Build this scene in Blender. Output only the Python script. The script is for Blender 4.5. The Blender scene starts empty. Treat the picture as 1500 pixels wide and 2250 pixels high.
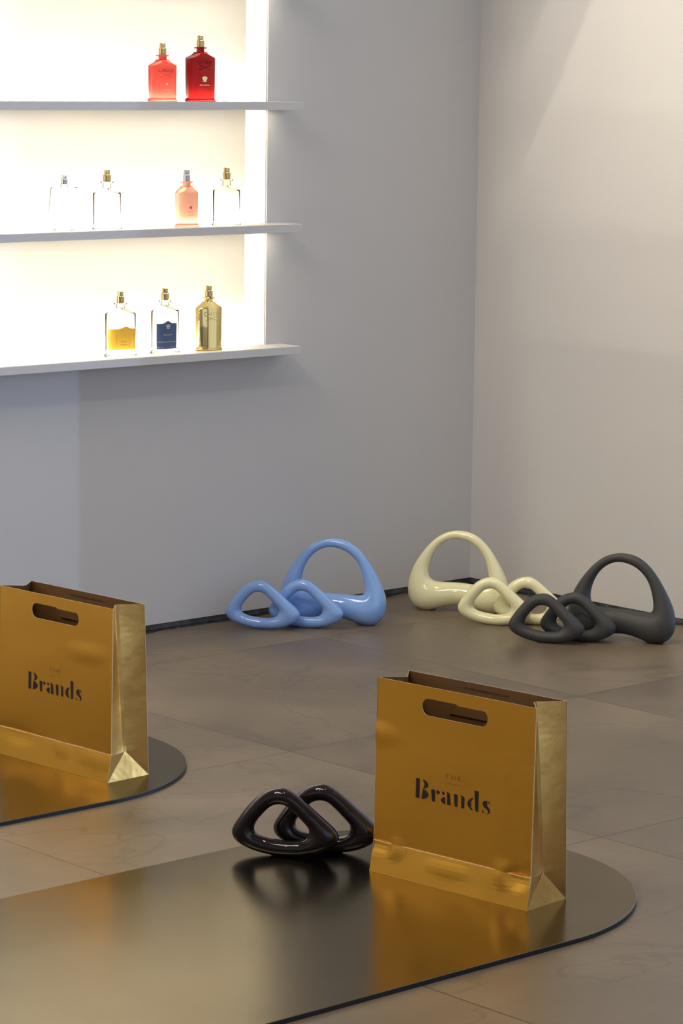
import bpy, bmesh, math, random
from mathutils import Vector, Matrix
random.seed(7)
PI = math.pi
SC = bpy.context.scene
COL = SC.collection

# ------------------------------------------------------------------ camera
CAM = Vector((-4.1759, -4.2199, 1.05))
cd = bpy.data.cameras.new('camera')
cam = bpy.data.objects.new('camera', cd)
COL.objects.link(cam)
RX = Vector((0.7430793, -0.6690840, 0.0126411))
UP = Vector((0.0915832, 0.1203874, 0.9884935))
FW = Vector((0.6629070, 0.7333714, -0.1507342))
m = Matrix((RX, UP, -FW)).transposed().to_4x4()
m.translation = CAM
cam.matrix_world = m
cd.sensor_fit = 'VERTICAL'
cd.sensor_height = 36
cd.sensor_width = 24
cd.lens = 6370.54 * 36 / 2250
cd.clip_start = 0.05
SC.camera = cam

# ------------------------------------------------------------------ view, world, lights
SC.view_settings.view_transform = 'Standard'
SC.view_settings.look = 'None'
SC.view_settings.exposure = 0.0
SC.view_settings.gamma = 1.0
SC.view_settings.use_curve_mapping = False
SC.cycles.use_denoising = True
SC.cycles.max_bounces = 14
SC.cycles.transmission_bounces = 10
SC.cycles.glossy_bounces = 6
SC.cycles.diffuse_bounces = 5
SC.cycles.transparent_max_bounces = 16
SC.cycles.sample_clamp_indirect = 6.0

SKY = (0.66, 0.78, 1.0)
SKY_STRENGTH = 1.08
W = bpy.data.worlds.new('daylight')
SC.world = W
W.use_nodes = True
W.node_tree.nodes['Background'].inputs['Color'].default_value = (*SKY, 1)
W.node_tree.nodes['Background'].inputs['Strength'].default_value = SKY_STRENGTH

# low cool daylight that slips past the end of the right-hand wall
sd = bpy.data.lights.new('low_daylight', 'SUN')
sd.energy = 0.48
sd.angle = math.radians(0.35)
sd.color = (0.45, 0.65, 1.0)
so = bpy.data.objects.new('low_daylight', sd)
COL.objects.link(so)
BEAM = Vector((-0.820, 0.572, -0.045)).normalized()
so.rotation_euler = BEAM.to_track_quat('-Z', 'Y').to_euler()

WARM = (1.0, 0.80, 0.58)
LAMP_POWER = 135.0  # glow of the added ceiling spotlights
LED_POWER = 16.0  # glow of the added ceiling panel
NICHE = 210.0
UNDER = 40.0
WASH = 150.0  # power of the added wall washer


# ------------------------------------------------------------------ materials
def mat(name, color=(0.8, 0.8, 0.8), rough=0.5, metal=0.0, **kw):
    mt = bpy.data.materials.new(name)
    mt.use_nodes = True
    b = mt.node_tree.nodes['Principled BSDF']
    b.inputs['Base Color'].default_value = (*color, 1)
    b.inputs['Roughness'].default_value = rough
    b.inputs['Metallic'].default_value = metal
    for k, v in kw.items():
        k = k.replace('_', ' ')
        b.inputs[k].default_value = v
    return mt


def N(mt, typ, **kw):
    n = mt.node_tree.nodes.new(typ)
    for k, v in kw.items():
        setattr(n, k, v)
    return n


def L(mt, a, b):
    mt.node_tree.links.new(a, b)


def math_node(mt, op, a, b=None, c=None):
    n = N(mt, 'ShaderNodeMath', operation=op)
    for i, v in enumerate((a, b, c)):
        if v is None:
            continue
        if isinstance(v, (int, float)):
            n.inputs[i].default_value = v
        else:
            L(mt, v, n.inputs[i])
    return n.outputs[0]


def bump(mt, scale, strength, dist=0.001, detail=3, coord='Object', stretch=None):
    tc = N(mt, 'ShaderNodeTexCoord')
    nz = N(mt, 'ShaderNodeTexNoise')
    nz.inputs['Scale'].default_value = scale
    nz.inputs['Detail'].default_value = detail
    src = tc.outputs[coord]
    if stretch:
        mp = N(mt, 'ShaderNodeMapping')
        mp.inputs['Scale'].default_value = stretch
        L(mt, src, mp.inputs['Vector'])
        src = mp.outputs[0]
    L(mt, src, nz.inputs['Vector'])
    bp = N(mt, 'ShaderNodeBump')
    bp.inputs['Strength'].default_value = strength
    bp.inputs['Distance'].default_value = dist
    L(mt, nz.outputs['Fac'], bp.inputs['Height'])
    L(mt, bp.outputs[0], mt.node_tree.nodes['Principled BSDF'].inputs['Normal'])
    return nz


def noise_color(mt, c1, c2, scale, detail=4, coord='Object', lo=0.35, hi=0.65):
    tc = N(mt, 'ShaderNodeTexCoord')
    nz = N(mt, 'ShaderNodeTexNoise')
    nz.inputs['Scale'].default_value = scale
    nz.inputs['Detail'].default_value = detail
    L(mt, tc.outputs[coord], nz.inputs['Vector'])
    cr = N(mt, 'ShaderNodeValToRGB')
    cr.color_ramp.elements[0].position = lo
    cr.color_ramp.elements[1].position = hi
    cr.color_ramp.elements[0].color = (*c1, 1)
    cr.color_ramp.elements[1].color = (*c2, 1)
    L(mt, nz.outputs['Fac'], cr.inputs[0])
    L(mt, cr.outputs[0], mt.node_tree.nodes['Principled BSDF'].inputs['Base Color'])


M = {}
M['wall'] = mat('matte white paint', (0.62, 0.60, 0.59), 0.75)
noise_color(M['wall'], (0.590, 0.593, 0.602), (0.615, 0.614, 0.616), 2.2)
bump(M['wall'], 260, 0.12, 0.0006)
M['ceiling'] = mat('ceiling paint', (0.55, 0.50, 0.45), 0.9)
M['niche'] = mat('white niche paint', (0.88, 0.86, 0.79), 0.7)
M['shelf'] = mat('white lacquered shelf', (0.66, 0.65, 0.65), 0.45)
bump(M['shelf'], 200, 0.05, 0.0004)
M['base'] = mat('dark grey skirting', (0.045, 0.05, 0.055), 0.6)
noise_color(M['base'], (0.030, 0.034, 0.036), (0.09, 0.095, 0.10), 35)
M['seal'] = mat('black sealant', (0.02, 0.022, 0.024), 0.45)
noise_color(M['seal'], (0.012, 0.013, 0.014), (0.10, 0.105, 0.11), 60, 5, lo=0.5, hi=0.78)
bump(M['seal'], 90, 0.6, 0.003)


def emission(name, color, strength):
    mt = bpy.data.materials.new(name)
    mt.use_nodes = True
    nt = mt.node_tree
    nt.nodes.remove(nt.nodes['Principled BSDF'])
    e = nt.nodes.new('ShaderNodeEmission')
    e.inputs[0].default_value = (*color, 1)
    e.inputs[1].default_value = strength
    nt.links.new(e.outputs[0], nt.nodes['Material Output'].inputs[0])
    return mt


M['led'] = emission('warm led strip', (1.0, 0.89, 0.71), NICHE)
M['led_under'] = emission('warm led strip under the shelf', (1.0, 0.87, 0.66), UNDER)


def floor_material():
    mt = mat('stone tile floor', (0.2, 0.17, 0.13), 0.3)
    b = mt.node_tree.nodes['Principled BSDF']
    g = N(mt, 'ShaderNodeNewGeometry')
    sp = N(mt, 'ShaderNodeSeparateXYZ')
    L(mt, g.outputs['Position'], sp.inputs[0])
    tx = math_node(mt, 'DIVIDE', math_node(mt, 'ADD', sp.outputs[0], 0.629), 0.648)
    ty = math_node(mt, 'DIVIDE', math_node(mt, 'ADD', sp.outputs[1], 0.2465), 0.6565)
    dx = math_node(mt, 'MULTIPLY', math_node(mt, 'ABSOLUTE', math_node(mt, 'SUBTRACT', tx, math_node(mt, 'ROUND', tx))), 0.648)
    dy = math_node(mt, 'MULTIPLY', math_node(mt, 'ABSOLUTE', math_node(mt, 'SUBTRACT', ty, math_node(mt, 'ROUND', ty))), 0.6565)
    dmin = math_node(mt, 'MINIMUM', dx, dy)
    seam = math_node(mt, 'LESS_THAN', dmin, 0.0012)
    # scratch line crossing one tile
    sc = math_node(mt, 'LESS_THAN', math_node(mt, 'ABSOLUTE', math_node(mt, 'ADD', sp.outputs[1], 0.8335)), 0.0008)
    sc = math_node(mt, 'MULTIPLY', sc, math_node(mt, 'LESS_THAN', sp.outputs[0], -0.627))
    sc = math_node(mt, 'MULTIPLY', sc, math_node(mt, 'GREATER_THAN', sp.outputs[0], -0.95))
    ix = math_node(mt, 'FLOOR', tx)
    iy = math_node(mt, 'FLOOR', ty)
    cv = N(mt, 'ShaderNodeCombineXYZ')
    L(mt, ix, cv.inputs[0]); L(mt, iy, cv.inputs[1])
    wn = N(mt, 'ShaderNodeTexWhiteNoise', noise_dimensions='3D')
    L(mt, cv.outputs[0], wn.inputs['Vector'])
    # cloudy stone, offset per tile
    off = N(mt, 'ShaderNodeVectorMath', operation='MULTIPLY_ADD')
    L(mt, wn.outputs['Color'], off.inputs[0])
    off.inputs[1].default_value = (7, 7, 7)
    L(mt, g.outputs['Position'], off.inputs[2])
    n1 = N(mt, 'ShaderNodeTexNoise'); n1.inputs['Scale'].default_value = 3.2; n1.inputs['Detail'].default_value = 7
    n1.inputs['Roughness'].default_value = 0.6; n1.inputs['Distortion'].default_value = 0.6
    L(mt, off.outputs[0], n1.inputs['Vector'])
    n2 = N(mt, 'ShaderNodeTexNoise'); n2.inputs['Scale'].default_value = 60; n2.inputs['Detail'].default_value = 5
    L(mt, off.outputs[0], n2.inputs['Vector'])
    cr = N(mt, 'ShaderNodeValToRGB')
    e = cr.color_ramp.elements
    e[0].position = 0.30; e[0].color = (0.115, 0.089, 0.060, 1)
    e[1].position = 0.72; e[1].color = (0.228, 0.175, 0.115, 1)
    L(mt, n1.outputs['Fac'], cr.inputs[0])
    # thin darker veins
    n3 = N(mt, 'ShaderNodeTexNoise'); n3.inputs['Scale'].default_value = 1.9; n3.inputs['Detail'].default_value = 4
    n3.inputs['Distortion'].default_value = 1.2
    L(mt, off.outputs[0], n3.inputs['Vector'])
    vein = math_node(mt, 'SUBTRACT', n3.outputs['Fac'], 0.5)
    vein = math_node(mt, 'ABSOLUTE', vein)
    vein = math_node(mt, 'DIVIDE', vein, 0.010)
    vein = math_node(mt, 'MINIMUM', vein, 1.0)
    vein = math_node(mt, 'MULTIPLY_ADD', vein, 0.26, 0.74)
    tone = math_node(mt, 'MULTIPLY_ADD', wn.outputs['Value'], 0.22, 0.89)
    tone = math_node(mt, 'MULTIPLY', tone, vein)
    fine = math_node(mt, 'MULTIPLY_ADD', n2.outputs['Fac'], 0.24, 0.88)
    tone = math_node(mt, 'MULTIPLY', tone, fine)
    seams = math_node(mt, 'MAXIMUM', seam, math_node(mt, 'MULTIPLY', sc, 0.6))
    dark = math_node(mt, 'MULTIPLY_ADD', seams, -0.72, 1.0)
    tone = math_node(mt, 'MULTIPLY', tone, dark)
    vm = N(mt, 'ShaderNodeVectorMath', operation='SCALE')
    L(mt, cr.outputs[0], vm.inputs[0]); L(mt, tone, vm.inputs['Scale'])
    L(mt, vm.outputs[0], b.inputs['Base Color'])
    rr = math_node(mt, 'MULTIPLY_ADD', n1.outputs['Fac'], 0.14, 0.31)
    L(mt, rr, b.inputs['Roughness'])
    b.inputs['IOR'].default_value = 1.48
    bp = N(mt, 'ShaderNodeBump')
    bp.inputs['Strength'].default_value = 0.25
    bp.inputs['Distance'].default_value = 0.0008
    h = math_node(mt, 'SUBTRACT', n2.outputs['Fac'], math_node(mt, 'MULTIPLY', seam, 2.0))
    L(mt, h, bp.inputs['Height'])
    L(mt, bp.outputs[0], b.inputs['Normal'])
    return mt


M['floor'] = floor_material()
M['mat_top'] = mat('dark bronze metal sheet', (0.15, 0.13, 0.095), 0.21, 1.0, Specular_Tint=(0.86, 0.83, 0.76, 1))
noise_color(M['mat_top'], (0.145, 0.125, 0.090), (0.170, 0.146, 0.106), 5)
bump(M['mat_top'], 7, 0.10, 0.004, 2)
M['mat_edge'] = mat('black rubber edge', (0.008, 0.010, 0.016), 0.5)

M['gold'] = mat('gold foil card', (1.0, 0.54, 0.08), 0.36, 1.0)
bump(M['gold'], 8, 0.55, 0.004, 2)
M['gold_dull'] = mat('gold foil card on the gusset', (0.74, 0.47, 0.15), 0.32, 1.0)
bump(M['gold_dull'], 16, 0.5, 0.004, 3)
M['card_edge'] = mat('cut card edge', (0.75, 0.55, 0.30), 0.6)
M['card_in'] = mat('brown card inside', (0.13, 0.062, 0.018), 0.6)
M['ink'] = mat('dark brown ink', (0.018, 0.009, 0.005), 0.5)
M['ink_soft'] = mat('pressed gold lettering', (0.42, 0.24, 0.06), 0.45, 0.8)

M['blue'] = mat('glossy blue ceramic', (0.235, 0.435, 0.88), 0.10, Coat_Weight=1.0, Coat_Roughness=0.02)
bump(M['blue'], 30, 0.03, 0.002)
M['cream'] = mat('glossy cream ceramic', (0.88, 0.86, 0.53), 0.10, Coat_Weight=1.0, Coat_Roughness=0.02)
bump(M['cream'], 30, 0.03, 0.002)
M['black_matte'] = mat('matte black rubber', (0.040, 0.041, 0.041), 0.6)
bump(M['black_matte'], 400, 0.25, 0.0005)
M['black_gloss'] = mat('glossy black glaze', (0.012, 0.008, 0.008), 0.05, IOR=1.45)
bump(M['black_gloss'], 28, 0.04, 0.002)



def clear_glass(name, tint, ior):
    """thin clear glass: light passes straight, the rims reflect"""
    mt = bpy.data.materials.new(name)
    mt.use_nodes = True
    nt = mt.node_tree
    nt.nodes.remove(nt.nodes['Principled BSDF'])
    tr = nt.nodes.new('ShaderNodeBsdfTransparent'); tr.inputs[0].default_value = (*tint, 1)
    gl = nt.nodes.new('ShaderNodeBsdfGlossy'); gl.inputs['Roughness'].default_value = 0.03
    fr = nt.nodes.new('ShaderNodeFresnel'); fr.inputs['IOR'].default_value = ior
    mx = nt.nodes.new('ShaderNodeMixShader')
    nt.links.new(fr.outputs[0], mx.inputs[0]); nt.links.new(tr.outputs[0], mx.inputs[1]); nt.links.new(gl.outputs[0], mx.inputs[2])
    nt.links.new(mx.outputs[0], nt.nodes['Material Output'].inputs[0])
    return mt


M['glass'] = clear_glass('clear glass', (0.985, 0.98, 0.97), 1.15)
M['glass_warm'] = clear_glass('pale yellow glass', (0.99, 0.96, 0.82), 1.14)
M['coral'] = mat('coral frosted glass', (0.74, 0.095, 0.075), 0.32, Transmission_Weight=0.95, IOR=1.22)
M['dark_red'] = mat('dark red glass', (0.17, 0.005, 0.005), 0.22, Transmission_Weight=0.95, IOR=1.25)
M['pink'] = mat('pink lacquered glass', (1.0, 0.56, 0.40), 0.30, Transmission_Weight=0.65, IOR=1.2)
M['gold_glass'] = mat('mirror gold glass', (0.86, 0.66, 0.26), 0.07, 1.0)
M['gold_metal'] = mat('polished gold metal', (0.62, 0.46, 0.20), 0.14, 1.0)
M['silver_metal'] = mat('polished silver metal', (0.50, 0.48, 0.46), 0.16, 1.0)
M['yellow'] = mat('yellow printed panel', (0.98, 0.66, 0.09), 0.35, Transmission_Weight=0.35, IOR=1.2)
M['blue_label'] = mat('blue printed panel', (0.055, 0.095, 0.21), 0.4)
M['print_dark'] = mat('dark print', (0.35, 0.20, 0.03), 0.6)
M['print_pink'] = mat('pink print', (0.62, 0.16, 0.13), 0.6)
M['print_red'] = mat('dark red print', (0.45, 0.05, 0.04), 0.6)
M['print_pale'] = mat('pale print', (0.55, 0.52, 0.45), 0.6)
M['foil'] = mat('gold foil print', (0.95, 0.72, 0.32), 0.25, 1.0)
M['lamp_white'] = mat('white lamp housing', (0.8, 0.8, 0.8), 0.4)
M['added_lamp_glow'] = emission('lamp glow', WARM, LAMP_POWER)
M['added_panel_glow'] = emission('linear lamp glow', (1.0, 0.93, 0.85), LED_POWER)


# ------------------------------------------------------------------ object helpers
def mesh_obj(name, verts, faces, material, parent=None, smooth=False, mats=None, fmat=None):
    me = bpy.data.meshes.new(name)
    me.from_pydata([tuple(v) for v in verts], [], faces)
    for mm in (mats or [material]):
        me.materials.append(mm)
    if fmat:
        for p, i in zip(me.polygons, fmat):
            p.material_index = i
    if smooth:
        for p in me.polygons:
            p.use_smooth = True
    me.update()
    o = bpy.data.objects.new(name, me)
    COL.objects.link(o)
    if parent:
        o.parent = parent
    return o


def bm_obj(name, bm, material, parent=None, smooth=False, mats=None):
    bmesh.ops.recalc_face_normals(bm, faces=bm.faces)
    me = bpy.data.meshes.new(name)
    bm.to_mesh(me)
    bm.free()
    for mm in (mats or [material]):
        me.materials.append(mm)
    if smooth:
        for p in me.polygons:
            p.use_smooth = True
    o = bpy.data.objects.new(name, me)
    COL.objects.link(o)
    if parent:
        o.parent = parent
    return o


def thing(name, label, cat, loc=(0, 0, 0), rz=0.0, group=None):
    o = bpy.data.objects.new(name, None)
    o.empty_display_size = 0.02
    COL.objects.link(o)
    o.location = loc
    o.rotation_euler = (0, 0, rz)
    o['label'] = label
    o['category'] = cat
    if group:
        o['group'] = group
    return o


def tag(o, label, cat, group=None):
    o['label'] = label
    o['category'] = cat
    if group:
        o['group'] = group
    return o


def structure(o):
    o['kind'] = 'structure'
    return o


def add_box(bm, x0, x1, y0, y1, z0, z1, bevel=0.0):
    r = bmesh.ops.create_cube(bm, size=1.0)
    vs = r['verts']
    for v in vs:
        v.co = Vector(((x0 + x1) / 2 + v.co.x * (x1 - x0), (y0 + y1) / 2 + v.co.y * (y1 - y0), (z0 + z1) / 2 + v.co.z * (z1 - z0)))
    if bevel:
        es = list({e for v in vs for e in v.link_edges})
        bmesh.ops.bevel(bm, geom=es, offset=bevel, segments=2, affect='EDGES', profile=0.5)


def lathe(profile, seg=40, cx=0.0, cy=0.0):
    """closed solid of revolution; profile is [(radius, z)...] from bottom to top"""
    vs, fs = [], []
    for r, z in profile:
        for k in range(seg):
            a = 2 * PI * k / seg
            vs.append((cx + r * math.cos(a), cy + r * math.sin(a), z))
    n = len(profile)
    for i in range(n - 1):
        for k in range(seg):
            k2 = (k + 1) % seg
            fs.append((i * seg + k, i * seg + k2, (i + 1) * seg + k2, (i + 1) * seg + k))
    fs.append(tuple(range(seg - 1, -1, -1)))
    fs.append(tuple((n - 1) * seg + k for k in range(seg)))
    return vs, fs


def tube(path, r, seg=8, closed=False):
    vs, fs = [], []
    n = len(path)
    for i, p in enumerate(path):
        p = Vector(p)
        a = Vector(path[(i - 1) % n] if (closed or i > 0) else path[i])
        b = Vector(path[(i + 1) % n] if (closed or i < n - 1) else path[i])
        t = (b - a).normalized()
        s = t.cross(Vector((0, 1, 0)))
        if s.length < 1e-4:
            s = Vector((1, 0, 0))
        s.normalize()
        w = t.cross(s).normalized()
        rr = r[i] if isinstance(r, (list, tuple)) else r
        for k in range(seg):
            q = 2 * PI * k / seg
            vs.append(p + s * (rr * math.cos(q)) + w * (rr * math.sin(q)))
    for i in range(n if closed else n - 1):
        for k in range(seg):
            k2 = (k + 1) % seg
            j = (i + 1) % n
            fs.append((i * seg + k, i * seg + k2, j * seg + k2, j * seg + k))
    if not closed:
        fs.append(tuple(range(seg - 1, -1, -1)))
        fs.append(tuple((n - 1) * seg + k for k in range(seg)))
    return vs, fs


def text_mesh(name, body, size, material, parent, spacing=1.0, extrude=0.0, align='CENTER', width=None):
    cu = bpy.data.curves.new(name, 'FONT')
    cu.body = body
    cu.size = size
    cu.space_character = spacing
    cu.align_x = align
    cu.extrude = extrude
    tmp = bpy.data.objects.new(name, cu)
    COL.objects.link(tmp)
    bpy.context.view_layer.update()
    dg = bpy.context.evaluated_depsgraph_get()
    me = bpy.data.meshes.new_from_object(tmp.evaluated_get(dg))
    bpy.data.objects.remove(tmp)
    me.name = name
    me.materials.clear()
    me.materials.append(material)
    if width:
        xs = [v.co.x for v in me.vertices]
        k = width / (max(xs) - min(xs))
        c = (max(xs) + min(xs)) / 2
        for v in me.vertices:
            v.co.x = (v.co.x - c) * k
    o = bpy.data.objects.new(name, me)
    COL.objects.link(o)
    if parent:
        o.parent = parent
    return o


def map_mesh(o, fn):
    for v in o.data.vertices:
        v.co = fn(v.co)
    o.data.update()


# ------------------------------------------------------------------ the room
WALL_END = -0.705       # the right-hand wall stops here; the shop-front opening beyond is invented
NX0, NX1 = -3.3, -0.5635   # niche
ND = 0.062
NZ0, NZ1 = 0.516, 1.98
BZ = 0.012              # top of the skirting

bm = bmesh.new()
add_box(bm, -6.5, 0.3, -7.0, 0.35, -0.06, 0.0)
fl = structure(bm_obj('floor', bm, M['floor']))

# left-hand wall with the display niche cut into it
bm = bmesh.new()
add_box(bm, -6.5, 0.12, 0.0, 0.2, BZ, NZ0)
add_box(bm, -6.5, 0.12, 0.0, 0.2, NZ1, 3.0)
add_box(bm, NX1, 0.12, 0.0, 0.2, NZ0, NZ1)
add_box(bm, -6.5, NX0, 0.0, 0.2, NZ0, NZ1)
structure(bm_obj('wall_left', bm, M['wall']))
# painted lining of the niche
t = 0.0025
bm = bmesh.new()
add_box(bm, NX0, NX1, ND, ND + 0.02, NZ0, NZ1)
add_box(bm, NX1 - t, NX1, t, ND, NZ0, NZ1)
add_box(bm, NX0, NX0 + t, t, ND, NZ0, NZ1)
add_box(bm, NX0, NX1, t, ND, NZ1 - t, NZ1)
structure(bm_obj('wall_niche', bm, M['niche']))

bm = bmesh.new()
add_box(bm, 0.0, 0.12, WALL_END, 0.0, BZ, 3.0)
structure(bm_obj('wall_right', bm, M['wall']))
bm = bmesh.new()
add_box(bm, 0.0, 0.12, -7.0, -2.9, 0.0, 3.0)
structure(bm_obj('wall_right_front', bm, M['wall']))
bm = bmesh.new()
add_box(bm, 0.0, 0.12, -2.9, WALL_END, 2.45, 3.0)
structure(bm_obj('wall_right_lintel', bm, M['wall']))
bm = bmesh.new()
add_box(bm, -6.62, -6.5, -7.0, 0.2, 0.0, 3.0)
structure(bm_obj('wall_far_left', bm, M['wall']))
bm = bmesh.new()
add_box(bm, -6.62, 0.12, -7.0, 0.2, 3.0, 3.1)
structure(bm_obj('ceiling', bm, M['ceiling']))

# recessed dark skirting and the sealant line on the floor
bm = bmesh.new()
add_box(bm, -6.5, 0.0, 0.0015, 0.02, 0.0, BZ)
structure(bm_obj('baseboard_left', bm, M['base']))
bm = bmesh.new()
add_box(bm, 0.0015, 0.02, WALL_END, 0.0015, 0.0, BZ)
structure(bm_obj('baseboard_right', bm, M['base']))


def seal_strip(name, axis, length, w0):
    vs, fs = [], []
    n = 160
    for i in range(n + 1):
        s = -length * i / n
        w = w0 * (1 + 0.55 * math.sin(i * 0.9) * math.sin(i * 0.31 + 1) + random.uniform(-0.25, 0.25))
        if axis == 'x':
            rowp = [(s, 0.0012, 0.0), (s, 0.0012, 0.0022), (s, -w * 0.5, 0.0016), (s, -w, 0.0)]
        else:
            rowp = [(0.0012, s, 0.0), (0.0012, s, 0.0022), (-w * 0.5, s, 0.0016), (-w, s, 0.0)]
        vs += rowp
        if i:
            a = (i - 1) * 4
            for k in range(3):
                fs.append((a + k, a + k + 1, a + k + 5, a + k + 4))
    return structure(mesh_obj(name, vs, fs, M['seal'], smooth=True))


seal_strip('trim_1', 'x', 3.2, 0.011)
seal_strip('trim_2', 'y', 0.70, 0.012)

# invented shop-front frame, unseen, in the opening that lets the daylight in
bm = bmesh.new()
add_box(bm, 0.04, 0.09, -1.84, -1.78, 0.0, 2.45)
add_box(bm, 0.04, 0.09, -2.9, -2.86, 0.0, 2.45)
structure(bm_obj('unseen_window_1', bm, M['lamp_white']))


# ------------------------------------------------------------------ ceiling lamps (invented fittings, unseen above the picture)
def added_downlight(x, y, label):
    o = thing('added_ceiling_spotlight', label, 'added ceiling light', (x, y, 3.0), group='added round spotlights in the shop ceiling')
    v, f = lathe([(0.10, -0.025), (0.115, -0.020), (0.115, 0.0)], 40)
    mesh_obj('housing', v, f, M['lamp_white'], o)
    v, f = lathe([(0.085, -0.0275), (0.085, -0.0255)], 40)
    mesh_obj('diffuser', v, f, M['added_lamp_glow'], o)


for x, y, w in [(-3.9, -1.2, 'added round warm ceiling spotlight nearest the lit wall niche'), (-2.3, -2.3, 'added round warm ceiling spotlight nearest the shop front opening'),
                (-4.8, -2.2, 'added round warm ceiling spotlight furthest from the corner')]:
    added_downlight(x, y, w)

# added wall washer, unseen, that brightens the right-hand wall
sp = bpy.data.lights.new('added_washer_lamp', 'SPOT')
sp.energy = WASH
sp.color = (1.0, 0.86, 0.66)
sp.spot_size = math.radians(60)
sp.spot_blend = 1.0
sp.shadow_soft_size = 0.05
spo = bpy.data.objects.new('added_washer_lamp', sp)
COL.objects.link(spo)
spo.location = (-1.30, -0.85, 2.78)
spo.rotation_euler = (Vector((0.0, -1.05, 1.05)) - spo.location).to_track_quat('-Z', 'Y').to_euler()
ws = thing('added_wall_washer', 'added white cylinder spotlight on the ceiling aimed at the right wall', 'added ceiling light', (-1.30, -0.85, 3.0))
v, f = lathe([(0.045, -0.19), (0.05, -0.185), (0.05, -0.03), (0.02, -0.03), (0.02, 0.0)], 32)
hs = mesh_obj('housing', v, f, M['lamp_white'], ws)
hs.location = (-0.06, -0.03, 0)

lt = thing('added_ceiling_panel', 'added long white luminous ceiling panel above the shop floor', 'added ceiling light', (-3.3, -1.6, 3.0), math.radians(80))  # invented panel, unseen, wide enough for streak highlights on the glazes
bm = bmesh.new()
add_box(bm, -0.9, 0.9, -0.24, 0.24, -0.05, 0.0, 0.004)
bm_obj('housing', bm, M['lamp_white'], lt)
bm = bmesh.new()
add_box(bm, -0.88, 0.88, -0.22, 0.22, -0.0525, -0.0505)
bm_obj('diffuser', bm, M['added_panel_glow'], lt)

# ------------------------------------------------------------------ shelves in the niche
SHX1 = -0.5265
SHY0 = -0.062
shelf_tops = [(0.5268, 'lowest of the three white wall shelves, closing the lit niche'),
              (0.7592, 'middle of the three white wall shelves in the lit niche'),
              (0.9890, 'highest of the three white wall shelves in the lit niche'),
              (1.2190, 'added white wall shelf above the picture, over the two red bottles')]  # unseen top shelf, put in for the light of its strips


def wall_shelf(z, label):
    o = thing('wall_shelf', label, 'shelf', (-1.9, 0, z), group='white shelves across the lit niche')
    bm = bmesh.new()
    # board: wide in front of the wall, let into the niche behind
    th = 0.0150
    x0, x1 = -3.3 + 1.9, SHX1 + 1.9
    xn = NX1 - t + 1.9
    pts = [(x0, SHY0), (x1, SHY0), (x1, -0.0005), (xn, -0.0005), (xn, ND - 0.0005), (x0, ND - 0.0005)]
    v = [bm.verts.new((p[0], p[1], 0)) for p in pts]
    w = [bm.verts.new((p[0], p[1], -th)) for p in pts]
    bm.faces.new(v)
    bm.faces.new(w[::-1])
    for i in range(6):
        j = (i + 1) % 6
        bm.faces.new((v[i], w[i], w[j], v[j]))
    bmesh.ops.bevel(bm, geom=[e for e in bm.edges if all(abs(q.co.y - SHY0) < 1e-5 for q in e.verts)], offset=0.0006, segments=2, affect='EDGES')
    bm_obj('board', bm, M['shelf'], o)
    bm = bmesh.new()
    add_box(bm, x0 + 0.01, xn - 0.004, ND - 0.010, ND - 0.0015, 0.0004, 0.0040)
    bm_obj('light_strip', bm, M['led'], o)
    if z > 0.6:
        bm = bmesh.new()
        add_box(bm, x0 + 0.01, xn - 0.001, -0.034, -0.026, -th - 0.00015, -th + 0.0006)
        bm_obj('light_strip', bm, M['led_under'], o)
    return o


for z, lb in shelf_tops:
    wall_shelf(z, lb)


# ------------------------------------------------------------------ floor mats (thin polished sheets with a rounded end)
def stadium_mat(cx, cy, r, length, label):
    H = 0.006
    ring = []
    n = 72
    for i in range(n + 1):
        a = -PI / 2 + PI * i / n
        ring.append((r * math.cos(a), r * math.sin(a)))
    ring += [(-length, r), (-length, -r)]
    o = thing('floor_mat', label, 'mat', (cx, cy, 0), group='polished dark mats on the shop floor')
    prof = [(0.0008, H), (0.0013, H - 0.0002), (0.0016, H - 0.0006)]
    vs, fs, fm = [], [], []
    nn = len(ring)

    def off(p, d):
        x, y = p
        if x > 0:
            l = math.hypot(x, y)
            return (x * (l + d) / l, y * (l + d) / l)
        return (x, y + (d if y > 0 else -d))
    for d, z in prof:
        vs += [(*off(p, d - 0.0016), z) for p in ring]
    fs.append(tuple(range(nn)))
    for k in range(2):
        for i in range(nn):
            j = (i + 1) % nn
            fs.append((k * nn + j, k * nn + i, (k + 1) * nn + i, (k + 1) * nn + j))
    top = mesh_obj('polished_top', vs, fs, M['mat_top'], o)
    vs = [(*p, H - 0.0006) for p in ring] + [(*p, 0.0) for p in ring]
    fs = [(j, i, nn + i, nn + j) for i in range(nn) for j in [(i + 1) % nn]]
    fs.append(tuple(range(nn)))
    fs.append(tuple(range(2 * nn - 1, nn - 1, -1)))
    mesh_obj('backing', vs, fs, M['mat_edge'], o)
    return o


stadium_mat(-1.671, -1.587, 0.2935, 2.2, 'dark bronze rounded floor mat nearest the camera, under the black rings and gold bag')
stadium_mat(-1.693, -0.6925, 0.2935, 2.2, 'dark bronze rounded floor mat at left, under the gold bag cut by the frame')


# ------------------------------------------------------------------ gold carrier bags
def crescent(p0, p1, bo, bi, n=18, skew=0.0, p=1.0):
    """lens shape between two arcs from p0 to p1; bo, bi = outer and inner sideways bulge"""
    out, inn = [], []
    for i in range(n + 1):
        s = i / n
        w = (4 * s * (1 - s)) ** 0.62
        wi = (4 * s * (1 - s)) ** 0.80
        x = p0[0] + (p1[0] - p0[0]) * s
        y = p0[1] + (p1[1] - p0[1]) * s
        out.append((x + bo * w, y))
        inn.append((x + bi * wi, y))
    return out + inn[::-1][1:-1]


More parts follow.
